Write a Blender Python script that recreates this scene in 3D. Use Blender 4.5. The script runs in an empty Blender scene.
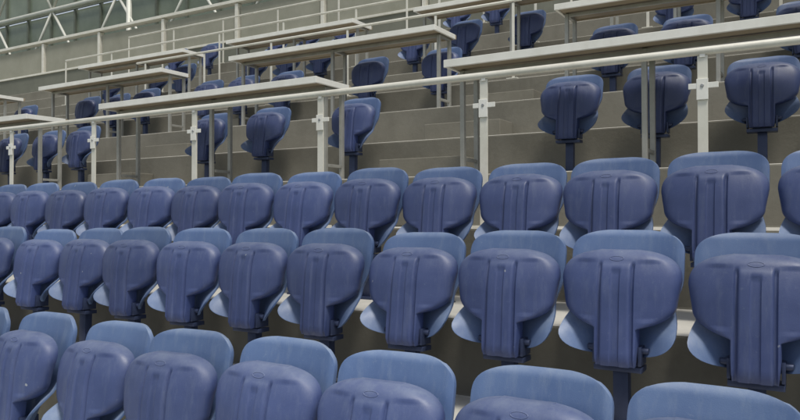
import bpy, bmesh, math, random
import numpy as np
from mathutils import Vector, Matrix
random.seed(4)
S=bpy.context.scene
C=S.collection

# ------------------------------------------------------------------ materials
def new_mat(name):
    m=bpy.data.materials.new(name); m.use_nodes=True
    nt=m.node_tree; b=nt.nodes['Principled BSDF']
    return m,nt,b
def noise(nt,scale,detail=5,rough=.6,vec=None,mapscale=None,coord='Object'):
    tc=nt.nodes.new('ShaderNodeTexCoord'); mp=nt.nodes.new('ShaderNodeMapping')
    nt.links.new(tc.outputs[coord],mp.inputs[0])
    if mapscale: mp.inputs['Scale'].default_value=mapscale
    n=nt.nodes.new('ShaderNodeTexNoise'); n.inputs['Scale'].default_value=scale
    n.inputs['Detail'].default_value=detail; n.inputs['Roughness'].default_value=rough
    nt.links.new(mp.outputs[0],n.inputs['Vector'])
    return n,mp
def ramp(nt,src,stops):
    r=nt.nodes.new('ShaderNodeValToRGB')
    e=r.color_ramp.elements
    while len(e)<len(stops): e.new(.5)
    for i,(p,c) in enumerate(stops):
        e[i].position=p; e[i].color=(*c,1) if len(c)==3 else c
    nt.links.new(src,r.inputs[0]); return r
def mix(nt,a,b,fac,mode='MIX'):
    m=nt.nodes.new('ShaderNodeMix'); m.data_type='RGBA'; m.blend_type=mode
    for s,v in ((m.inputs[0],fac),(m.inputs[6],a),(m.inputs[7],b)):
        if hasattr(v,'links') or hasattr(v,'is_output'): nt.links.new(v,s)
        elif isinstance(v,(int,float)): s.default_value=v
        else: s.default_value=(*v,1)
    return m.outputs[2]
def bump(nt,b,src,strength,dist=.01):
    bn=nt.nodes.new('ShaderNodeBump'); bn.inputs['Strength'].default_value=strength
    bn.inputs['Distance'].default_value=dist
    nt.links.new(src,bn.inputs['Height']); nt.links.new(bn.outputs[0],b.inputs['Normal'])

def plastic(name,base,faded,dust):
    m,nt,b=new_mat(name)
    oi=nt.nodes.new('ShaderNodeObjectInfo')
    n1,mp=noise(nt,5,6,.65)
    cmb=nt.nodes.new('ShaderNodeCombineXYZ'); mul=nt.nodes.new('ShaderNodeMath'); mul.operation='MULTIPLY'; mul.inputs[1].default_value=37
    nt.links.new(oi.outputs['Random'],mul.inputs[0])
    for k in range(3): nt.links.new(mul.outputs[0],cmb.inputs[k])
    nt.links.new(cmb.outputs[0],mp.inputs['Location'])
    r1=ramp(nt,n1.outputs[0],[(.3,(0,0,0)),(.75,(1,1,1))])
    c=mix(nt,base,faded,r1.outputs[0])
    n2,mp2=noise(nt,3,8,.7,mapscale=(9,9,1.2))
    nt.links.new(cmb.outputs[0],mp2.inputs['Location'])
    r2=ramp(nt,n2.outputs[0],[(.50,(0,0,0)),(.82,(.38,.38,.38))])
    c=mix(nt,c,dust,r2.outputs[0])
    n3,mp3=noise(nt,60,4,.7)
    nt.links.new(cmb.outputs[0],mp3.inputs['Location'])
    r3=ramp(nt,n3.outputs[0],[(.62,(0,0,0)),(.74,(.3,.3,.3))])
    c=mix(nt,c,dust,r3.outputs[0])
    n7,mp7=noise(nt,24,2,.5)
    nt.links.new(cmb.outputs[0],mp7.inputs['Location'])
    r7=ramp(nt,n7.outputs[0],[(.78,(0,0,0)),(.80,(.6,.6,.6))])
    c=mix(nt,c,(.40,.42,.43),r7.outputs[0])
    geo=nt.nodes.new('ShaderNodeNewGeometry'); sp=nt.nodes.new('ShaderNodeSeparateXYZ')
    nt.links.new(geo.outputs['Normal'],sp.inputs[0])
    rz=ramp(nt,sp.outputs[2],[(.25,(0,0,0)),(.95,(.8,.8,.8))])
    n5,mp5=noise(nt,14,6,.7); nt.links.new(cmb.outputs[0],mp5.inputs['Location'])
    r5=ramp(nt,n5.outputs[0],[(.3,(.3,)*3),(.65,(1,)*3)])
    fz=nt.nodes.new('ShaderNodeMath'); fz.operation='MULTIPLY'
    nt.links.new(rz.outputs[0],fz.inputs[0]); nt.links.new(r5.outputs[0],fz.inputs[1])
    c=mix(nt,c,dust,fz.outputs[0])
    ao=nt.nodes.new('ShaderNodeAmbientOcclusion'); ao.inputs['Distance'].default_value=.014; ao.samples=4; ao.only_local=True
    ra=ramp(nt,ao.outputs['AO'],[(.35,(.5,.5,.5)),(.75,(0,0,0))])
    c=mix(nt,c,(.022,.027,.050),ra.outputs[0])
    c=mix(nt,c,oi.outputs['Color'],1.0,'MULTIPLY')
    hs=nt.nodes.new('ShaderNodeHueSaturation')
    mr=nt.nodes.new('ShaderNodeMapRange'); mr.inputs[3].default_value=.84; mr.inputs[4].default_value=1.16
    nt.links.new(oi.outputs['Random'],mr.inputs[0]); nt.links.new(mr.outputs[0],hs.inputs['Value'])
    nt.links.new(c,hs.inputs['Color']); nt.links.new(hs.outputs[0],b.inputs['Base Color'])
    rr=ramp(nt,n1.outputs[0],[(.3,(.40,)*3),(.7,(.60,)*3)])
    nt.links.new(rr.outputs[0],b.inputs['Roughness'])
    n4,_=noise(nt,260,2,.5)
    bump(nt,b,n4.outputs[0],.18,.002)
    return m
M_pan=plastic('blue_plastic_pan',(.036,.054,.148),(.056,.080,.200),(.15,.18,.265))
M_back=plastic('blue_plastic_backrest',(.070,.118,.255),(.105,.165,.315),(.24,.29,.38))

def simple(name,c1,c2,scale,rough=.6,metal=0,bs=.15,mapscale=None,dirt=None,streak=.25):
    m,nt,b=new_mat(name)
    n,_=noise(nt,scale,6,.65,mapscale=mapscale)
    r=ramp(nt,n.outputs[0],[(.3,c1),(.7,c2)])
    out=r.outputs[0]
    if dirt:
        n2,_=noise(nt,scale*.35,8,.75,mapscale=(1,1,.6))
        r2=ramp(nt,n2.outputs[0],[(.48,(0,0,0)),(.72,(.5,.5,.5))])
        out=mix(nt,out,dirt,r2.outputs[0])
        n6,_=noise(nt,scale*3,8,.8,mapscale=(1.5,1.5,.15))
        r6=ramp(nt,n6.outputs[0],[(.58,(0,0,0)),(.8,(streak,)*3)])
        out=mix(nt,out,dirt,r6.outputs[0])
    nt.links.new(out,b.inputs['Base Color'])
    b.inputs['Roughness'].default_value=rough; b.inputs['Metallic'].default_value=metal
    n3,_=noise(nt,scale*12,3,.6)
    bump(nt,b,n3.outputs[0],bs,.004)
    return m
M_metal=simple('navy_painted_steel',(.025,.038,.085),(.045,.06,.12),8,.45,.3)
M_bolt=simple('galvanised_bolt',(.3,.3,.3),(.45,.45,.45),20,.4,.8)
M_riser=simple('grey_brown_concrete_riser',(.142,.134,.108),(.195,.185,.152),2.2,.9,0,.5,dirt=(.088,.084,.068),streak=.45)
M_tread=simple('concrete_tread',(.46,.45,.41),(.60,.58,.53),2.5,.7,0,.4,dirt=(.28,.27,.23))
M_steel=simple('cream_painted_steel',(.64,.62,.54),(.74,.72,.64),6,.35,.1,.05,dirt=(.42,.39,.32))
M_leg=simple('grey_steel_leg',(.27,.27,.245),(.37,.365,.33),7,.45,.3,.05)
M_edge=simple('cream_edge_trim',(.74,.73,.67),(.82,.81,.76),5,.4,0,.05,dirt=(.58,.55,.48))
M_ply=simple('plywood_underside',(.27,.22,.15),(.36,.30,.21),4,.7,0,.1,mapscale=(1,8,8))
M_wall=simple('grey_green_wall',(.125,.13,.105),(.17,.175,.142),1.2,.9,0,.3,dirt=(.085,.088,.07))
M_panel=simple('beige_panel',(.24,.24,.19),(.31,.305,.25),1.5,.8,0,.1)
M_facade=simple('weathered_glazing_panel',(.165,.20,.155),(.25,.29,.23),.8,.3,0,.05)
M_truss=simple('pale_steel_truss',(.58,.58,.52),(.68,.68,.62),3,.5,.1,.05)
M_mull=simple('dark_mullion',(.12,.135,.11),(.18,.20,.16),3,.5,.1,.05)
M_ground=simple('grass_pitch',(.045,.085,.03),(.07,.12,.04),3,.9,0,.3)

# ------------------------------------------------------------------ mesh builder
class MB:
    def __init__(s): s.bm=bmesh.new()
    def box(s,c,size,mi=0,rot=None):
        vs=[]
        for dx in(-.5,.5):
            for dy in(-.5,.5):
                for dz in(-.5,.5):
                    v=Vector((dx*size[0],dy*size[1],dz*size[2]))
                    if rot: v=rot@v
                    vs.append(s.bm.verts.new(v+Vector(c)))
        for f in((0,1,3,2),(4,6,7,5),(0,4,5,1),(2,3,7,6),(0,2,6,4),(1,5,7,3)):
            fc=s.bm.faces.new([vs[i] for i in f]); fc.material_index=mi
    def tube(s,a,b,r,mi=0,n=16):
        a=Vector(a);b=Vector(b);d=b-a
        q=d.to_track_quat('Z','Y').to_matrix()
        A=[];B=[]
        for i in range(n):
            t=2*math.pi*i/n; o=q@Vector((r*math.cos(t),r*math.sin(t),0))
            A.append(s.bm.verts.new(a+o));B.append(s.bm.verts.new(b+o))
        for i in range(n):
            f=s.bm.faces.new((A[i],A[(i+1)%n],B[(i+1)%n],B[i])); f.material_index=mi; f.smooth=True
        for L in(A[::-1],B):
            f=s.bm.faces.new(L); f.material_index=mi
    def shell(s,F,B,mi=0):
        nr=len(F);nc=len(F[0])
        vf=[[s.bm.verts.new(p) for p in r] for r in F]
        vb=[[s.bm.verts.new(p) for p in r] for r in B]
        def q(*v):
            try:
                f=s.bm.faces.new(v); f.material_index=mi; f.smooth=True
            except ValueError: pass
        for i in range(nr-1):
            for j in range(nc-1):
                q(vf[i][j],vf[i][j+1],vf[i+1][j+1],vf[i+1][j])
                q(vb[i][j],vb[i+1][j],vb[i+1][j+1],vb[i][j+1])
        for i in range(nr-1):
            q(vf[i][0],vf[i+1][0],vb[i+1][0],vb[i][0])
            q(vf[i][-1],vb[i][-1],vb[i+1][-1],vf[i+1][-1])
        for j in range(nc-1):
            q(vf[0][j],vb[0][j],vb[0][j+1],vf[0][j+1])
            q(vf[-1][j],vf[-1][j+1],vb[-1][j+1],vb[-1][j])
    def mesh(s,name,mats,recalc=True):
        if recalc: bmesh.ops.recalc_face_normals(s.bm,faces=s.bm.faces[:])
        me=bpy.data.meshes.new(name); s.bm.to_mesh(me); s.bm.free()
        for m in mats: me.materials.append(m)
        return me
    def obj(s,name,mats,bev=0,loc=(0,0,0)):
        o=bpy.data.objects.new(name,s.mesh(name,mats)); C.objects.link(o); o.location=loc
        if bev:
            b=o.modifiers.new('bevel','BEVEL'); b.width=bev; b.segments=2; b.limit_method='ANGLE'; b.angle_limit=math.radians(40)
        return o

# ------------------------------------------------------------------ seat
def build_seat_mesh(name):
    mb=MB()
    ZU,ZT=.622,.742
    ZD,ZL=.530,.430
    SW=.080
    zs=list(np.linspace(.285,.424,6))+[ZL+(ZT-ZL)*(1-math.cos(math.pi*k/40))/2 for k in range(41)]
    def w(z):
        if z>ZU: v=.238*max(0,1-((z-ZU)/(ZT-ZU+.0015))**2.5)**(1/2.7)
        elif z>=ZD: v=.222+.016*(z-ZD)/(ZU-ZD)
        elif z>ZL: v=.222*max(0,1-((ZD-z)/(ZD-ZL+.001))**2.0)**(1/2.1)
        else: v=0
        return max(v,SW+.004 if z>.36 else SW+.004-.008*(.36-z)/.075)
    cen=[0,.007,.013,.0165,.020,.026,.036,.046,.051,.056,.0605,.065,.070,.0735,.078]
    F=[];B=[]
    for z in zs:
        W=w(z); row=[];rb=[]
        outer=[.078+(max(W,.0785)-.078)*(1-(1-k/10)**1.8) for k in range(1,11)]
        xs=cen+outer
        if W<.0785: xs=[x*W/xs[-1] for x in xs]
        xs=[-x for x in xs[:0:-1]]+xs
        tt=min(1,max(0,(ZT+.002-z)/.04)); vt=math.sqrt(1-(1-tt)**2)
        tb=min(1,max(0,(z-.280)/.02)); vt*=math.sqrt(max(0,1-(1-tb)**2))
        for x in xs:
            ax=abs(x)
            e=0 if ax<=.0781 else (ax-.078)/max(1e-5,W-.078)
            h=.044*math.sqrt(max(0,1-min(1,e)**3.4))*vt
            base=(z-.3)*.09+.030*(ax/.238)**2+ (.040*((z-.56)/.18)**2 if z>.56 else 0)
            if z<.694:
                k=min(1,(.694-z)/.012)
                if ax<.0735:
                    h-=.009*k*min(1,(.0735-ax)/.0045)
                    if ax<.0605: h+=.015*k*min(1,(.0605-ax)/.0055)
                    kk=min(1,max(0,(.672-z)/.012))
                    if ax<.020: h-=.007*min(1,(.020-ax)/.0045)*kk
            if ax>.0781 and .47<z<.70:
                h-=.006*math.sin(math.pi*min(1,e*1.25))
            row.append((x,base-h,z)); rb.append((x,base+.022,z))
        F.append(row);B.append(rb)
    mb.shell(F,B,0)
    n=28
    def ysurf(x,z):
        tt=min(1,max(0,(ZT+.002-z)/.04)); vt=math.sqrt(1-(1-tt)**2)
        return (z-.3)*.09+.030*(abs(x)/.238)**2+.040*((z-.56)/.18)**2-.044*vt
    rings=[]
    for (a,bb,off) in((.030,.0105,.001),(.0285,.0095,-.0014),(.0265,.0080,-.0014),(.025,.0070,.001)):
        r=[]
        for i in range(n):
            t=2*math.pi*i/n; x=a*math.cos(t); z=.711+bb*math.sin(t)
            r.append(mb.bm.verts.new((x,ysurf(x,z)+off,z)))
        rings.append(r)
    for a,b in zip(rings[:-1],rings[1:]):
        for i in range(n):
            f=mb.bm.faces.new((a[i],a[(i+1)%n],b[(i+1)%n],b[i])); f.smooth=True
    zs=[.310+(.818-.310)*(1-math.cos(math.pi*k/44))/2 for k in range(45)]
    def wb(z):
        if z>.715: v=max(.05,.230*max(0,1-((z-.715)/.1045)**2.6)**(1/3.2))
        elif z<.420: v=max(.075,.230*max(0,1-((.420-z)/.112)**2.0)**(1/2.0))
        else: v=.230
        return v-.028*math.exp(-((z-.520)/.055)**2)
    F=[];B=[]
    for z in zs:
        W=wb(z);rf=[];rb=[]
        lo=min(1,max(0,(.56-z)/.17)); lo=lo*lo*(3-2*lo)
        f=.032+.100*lo
        for j in range(-16,17):
            s_=j/16; s_=math.copysign(1-(1-abs(s_))**1.4,s_)
            x=s_*W; q=abs(x)/.228
            y=.105+(z-.315)*.22 - f*q**2.0
            if z<.48: y-=.080*((.48-z)/.165)*min(1,q*1.3)
            lip=0
            if z>.79: lip=.012*((z-.79)/.028)**2
            if q>.9: lip+=.008*((q-.9)/.1)
            rf.append((x,y+lip,z)); rb.append((x,y+lip+.020,z-(.004 if z>.8 else 0)))
        F.append(rf);B.append(rb)
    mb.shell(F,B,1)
    for sx in(-1,1):
        mb.tube((sx*.078,.03,.345),(sx*.12,.03,.345),.013,2,12)
        mb.box((sx*.090,.045,.325),(.012,.09,.075),2)
    mb.box((0,.055,.268),(.19,.085,.022),2)
    mb.box((0,.055,.30),(.12,.03,.05),2)
    mb.box((0,.085,.135),(.06,.05,.27),2)
    mb.box((0,.085,.008),(.15,.14,.014),2)
    for sx in(-1,1):
        mb.tube((sx*.055,.085,.014),(sx*.055,.085,.026),.010,3,8)
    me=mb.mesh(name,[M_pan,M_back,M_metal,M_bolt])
    o=bpy.data.objects.new('tmp',me); C.objects.link(o)
    bv=o.modifiers.new('b','BEVEL'); bv.width=.004; bv.segments=2; bv.limit_method='ANGLE'; bv.angle_limit=math.radians(60)
    dg=bpy.context.evaluated_depsgraph_get()
    me2=bpy.data.meshes.new_from_object(o.evaluated_get(dg)); me2.name=name
    bpy.data.objects.remove(o)
    for p in me2.polygons: p.use_smooth=True
    try: me2.set_sharp_from_angle(angle=math.radians(50))
    except Exception as e: print(e)
    return me2
SEAT=build_seat_mesh('stadium_seat')
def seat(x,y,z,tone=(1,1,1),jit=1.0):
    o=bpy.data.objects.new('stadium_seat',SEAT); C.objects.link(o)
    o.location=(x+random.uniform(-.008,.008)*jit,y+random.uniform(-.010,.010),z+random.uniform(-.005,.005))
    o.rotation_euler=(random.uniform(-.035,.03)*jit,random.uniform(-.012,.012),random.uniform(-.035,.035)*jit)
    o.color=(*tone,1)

# ------------------------------------------------------------------ terrace
X0,X1=-34,9
steps=[(-3.2,-2.86),(-2.37+.0,-2.46),(-1.54,-2.10),(-.70,-1.68),(1.52,-1.275),(2.40,-.87),(3.22,-.485),(4.12,-.05),
       (5.0,.35),(5.85,.75),(6.70,1.19),(7.60,1.60),(8.50,2.02),(9.4,2.44),(10.2,2.87),(11.0,3.30)]
BACK=13.5
ZB=-3.3
mb=MB(); bm=mb.bm
prof=[(steps[0][0],ZB)]
for i,(y,z) in enumerate(steps):
    prof.append((y,z))
    prof.append((steps[i+1][0] if i+1<len(steps) else BACK,z))
prof.append((BACK,ZB))
L=[bm.verts.new((X0,y,z)) for y,z in prof]; R=[bm.verts.new((X1,y,z)) for y,z in prof]
for i in range(len(prof)-1):
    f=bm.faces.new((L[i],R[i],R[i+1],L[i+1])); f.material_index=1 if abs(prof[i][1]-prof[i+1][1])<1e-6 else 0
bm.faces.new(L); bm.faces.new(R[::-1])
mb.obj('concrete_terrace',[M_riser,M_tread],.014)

g=MB(); v=[g.bm.verts.new(p) for p in((-400,-400,ZB),(400,-400,ZB),(400,400,ZB),(-400,400,ZB))]; g.bm.faces.new(v)
g.obj('ground',[M_ground])

def aisle(xa,xb,first,last,name='aisle_stairs'):
    m=MB()
    for i in range(first,last):
        y,z=steps[i]; zp=steps[i-1][1]
        h=(z-zp)/2
        m.box(((xa+xb)/2,y-.16,zp+h/2+.002),(xb-xa,.318,h),0)
    m.obj(name,[M_riser],.008)
aisle(-3.55,-2.72,8,14); aisle(-7.75,-6.95,8,14)

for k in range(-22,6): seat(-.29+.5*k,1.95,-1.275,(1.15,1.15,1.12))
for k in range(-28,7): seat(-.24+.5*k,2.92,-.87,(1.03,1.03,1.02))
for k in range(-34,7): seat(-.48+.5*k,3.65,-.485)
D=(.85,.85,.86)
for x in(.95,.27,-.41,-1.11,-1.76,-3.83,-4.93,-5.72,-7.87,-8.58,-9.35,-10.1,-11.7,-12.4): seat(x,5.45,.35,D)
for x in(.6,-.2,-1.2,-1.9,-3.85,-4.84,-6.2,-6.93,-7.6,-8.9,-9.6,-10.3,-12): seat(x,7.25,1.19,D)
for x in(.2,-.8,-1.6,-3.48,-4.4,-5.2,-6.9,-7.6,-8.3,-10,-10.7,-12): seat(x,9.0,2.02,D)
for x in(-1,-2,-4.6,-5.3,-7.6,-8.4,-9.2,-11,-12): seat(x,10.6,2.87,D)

# ------------------------------------------------------------------ desks
def desk(xa,xb,y,ztop,zfloor,depth=.52):
    m=MB(); cx=(xa+xb)/2; Lx=xb-xa
    m.box((0,depth/2,-.018),(Lx-.05,depth-.05,.030),1)
    m.box((0,.012,-.02),(Lx,.024,.058),0)
    m.box((0,depth-.012,-.02),(Lx,.024,.050),1)
    for sx in(-1,1): m.box((sx*(Lx/2-.012),depth/2,-.02),(.024,depth-.052,.052),0)
    m.box((0,depth/2,.001),(Lx-.05,depth-.05,.006),0)
    n=3; h=ztop-zfloor
    for i in range(n):
        x=-Lx/2+.06+(Lx-.12)*i/(n-1)
        for yy in(.21,depth-.06):
            m.box((x,yy,-.046-(h-.046)/2),(.036,.036,h-.048),2)
            m.box((x,yy,-h+.006),(.09,.08,.010),2)
        m.box((x,depth/2+.07,-.052),(.034,.22,.032),2)
        m.box((x,depth/2+.08,-h+.13),(.026,depth-.32,.026),2)
    m.box((0,.21,-.062),(Lx-.16,.030,.030),2)
    o=m.obj('press_desk',[M_edge,M_ply,M_leg],.003,(cx,y,ztop))
    o.rotation_euler=(0,random.uniform(-.004,.004),random.uniform(-.006,.006))
for xa,xb in((-2.53,.34),(.5,3.4),(-6.61,-3.75),(-10.75,-7.9),(-14.9,-12.0)):
    desk(xa,xb,4.85,1.215,.35)
for xa,xb in((-2.29,.58),(.8,3.7),(-6.57,-3.60),(-10.6,-7.83),(-14.7,-11.8)):
    desk(xa,xb,6.70,2.07,1.19)
for xa,xb in((-1.6,1.2),(-4.9,-2.2),(-8.4,-5.9),(-12.2,-9.4)):
    desk(xa,xb,8.50,2.90,2.02)

# ------------------------------------------------------------------ rails
def railing(xa,xb,y,z0,ztop,xs,tabs=True,r=.024,pw=.055):
    m=MB()
    m.tube((xa,y,ztop),(xb,y,ztop),r,0,20)
    for x in xs:
        m.box((x,y,(z0+ztop)/2-.01),(pw,.014,ztop-z0-.03),0)
        m.box((x,y,z0+.006),(.13,.11,.012),0)
        if tabs:
            zt=ztop-.20
            m.box((x+.005,y-.012,zt),(.16,.010,.032),1)
            m.box((x,y-.013,zt-.02),(.062,.012,.12),1)
            m.tube((x,y-.024,zt),(x,y-.012,zt),.010,2,10)
            m.box((x,y,ztop-.028),(.03,.03,.02),1)
    return m.obj('guard_railing',[M_steel,M_edge,M_bolt],.002)
ps=[-.63+1.36*k for k in range(3,-12,-1)]
railing(-16,4,4.40,-.05,.965,ps)
railing(-9.5,-3.0,7.66,1.60,2.50,[-9.3,-8,-6.7,-5.4,-4.1,-3.1],False,.017,.03)
railing(-14,4,9.46,2.44,3.40,[-14+1.5*k for k in range(12)],False,.018,.035)
railing(-14,4,11.06,3.30,4.25,[-14+1.5*k for k in range(12)],False,.018,.035)

# ------------------------------------------------------------------ back parapet wall with framed panels
m=MB()
m.box((-12.5,11.95,3.65),(43,.2,.70),0)
x=-33
while x<8:
    m.box((x+1.2,11.95,4.40),(2.22,.08,.74),1)
    m.box((x,11.93,4.42),(.09,.14,.86),2)
    x+=2.4
m.box((-12.5,11.93,4.90),(43,.20,.07),2)
m.box((-12.5,11.90,4.02),(43,.16,.05),2)
m.obj('parapet_wall',[M_wall,M_panel,M_steel],.006)

# ------------------------------------------------------------------ glazed end facade with truss
m=MB()
Y=17.0
x=-44
while x<12:
    for j in range(6):
        m.box((x+.75,Y+random.uniform(-.01,.01),1.0+j*2.0),(1.40,.05,1.90),0)
    m.box((x,Y-.05,6),(.09,.12,13),1)
    x+=1.5
for j in range(7): m.box((-16,Y-.13,j*2.0),(57,.06,.09),1)
m.obj('glazed_facade',[M_facade,M_mull],0)
m=MB()
Yt=15.8
m.tube((-44,Yt,5.2),(12,Yt,5.2),.07,0); m.tube((-44,Yt,7.6),(12,Yt,7.6),.09,0)
m.tube((-44,Yt,10.2),(12,Yt,10.2),.09,0)
x=-44
while x<12:
    m.tube((x,Yt,5.2),(x+1.8,Yt,7.6),.045,0,10); m.tube((x+1.8,Yt,7.6),(x+3.6,Yt,5.2),.045,0,10)
    m.tube((x,Yt,10.2),(x+1.8,Yt,7.6),.045,0,10); m.tube((x+1.8,Yt,7.6),(x+3.6,Yt,10.2),.045,0,10)
    x+=3.6
for x in range(-44,13,8): m.tube((x,Yt,ZB),(x,Yt,10.2),.09,0)
m.obj('steel_roof_truss',[M_truss],0)

# ------------------------------------------------------------------ light, sky, camera
W=bpy.data.worlds.new('World'); S.world=W; W.use_nodes=True
nt=W.node_tree; bg=nt.nodes['Background']
sky=nt.nodes.new('ShaderNodeTexSky'); sky.sky_type='NISHITA'; sky.sun_disc=False
el=math.radians(64); az=math.radians(130)
sky.sun_elevation=el; sky.sun_rotation=az
hs=nt.nodes.new('ShaderNodeHueSaturation'); hs.inputs['Saturation'].default_value=.4
nt.links.new(sky.outputs[0],hs.inputs['Color']); nt.links.new(hs.outputs[0],bg.inputs[0])
bg.inputs[1].default_value=.125
d=Vector((math.sin(az)*math.cos(el),math.cos(az)*math.cos(el),math.sin(el)))
ld=bpy.data.lights.new('sun','SUN'); ld.energy=2.8; ld.angle=math.radians(13); ld.color=(1,.95,.86)
lo=bpy.data.objects.new('sun',ld); C.objects.link(lo); lo.rotation_euler=d.to_track_quat('Z','Y').to_euler()

cd=bpy.data.cameras.new('camera'); cam=bpy.data.objects.new('camera',cd); C.objects.link(cam)
cd.sensor_width=36; cd.lens=32.4; cd.clip_end=2000; cd.clip_start=.05
cam.rotation_euler=(math.radians(90.8),0,math.radians(31))
S.camera=cam
S.view_settings.view_transform='Standard'; S.view_settings.look='None'; S.view_settings.exposure=0
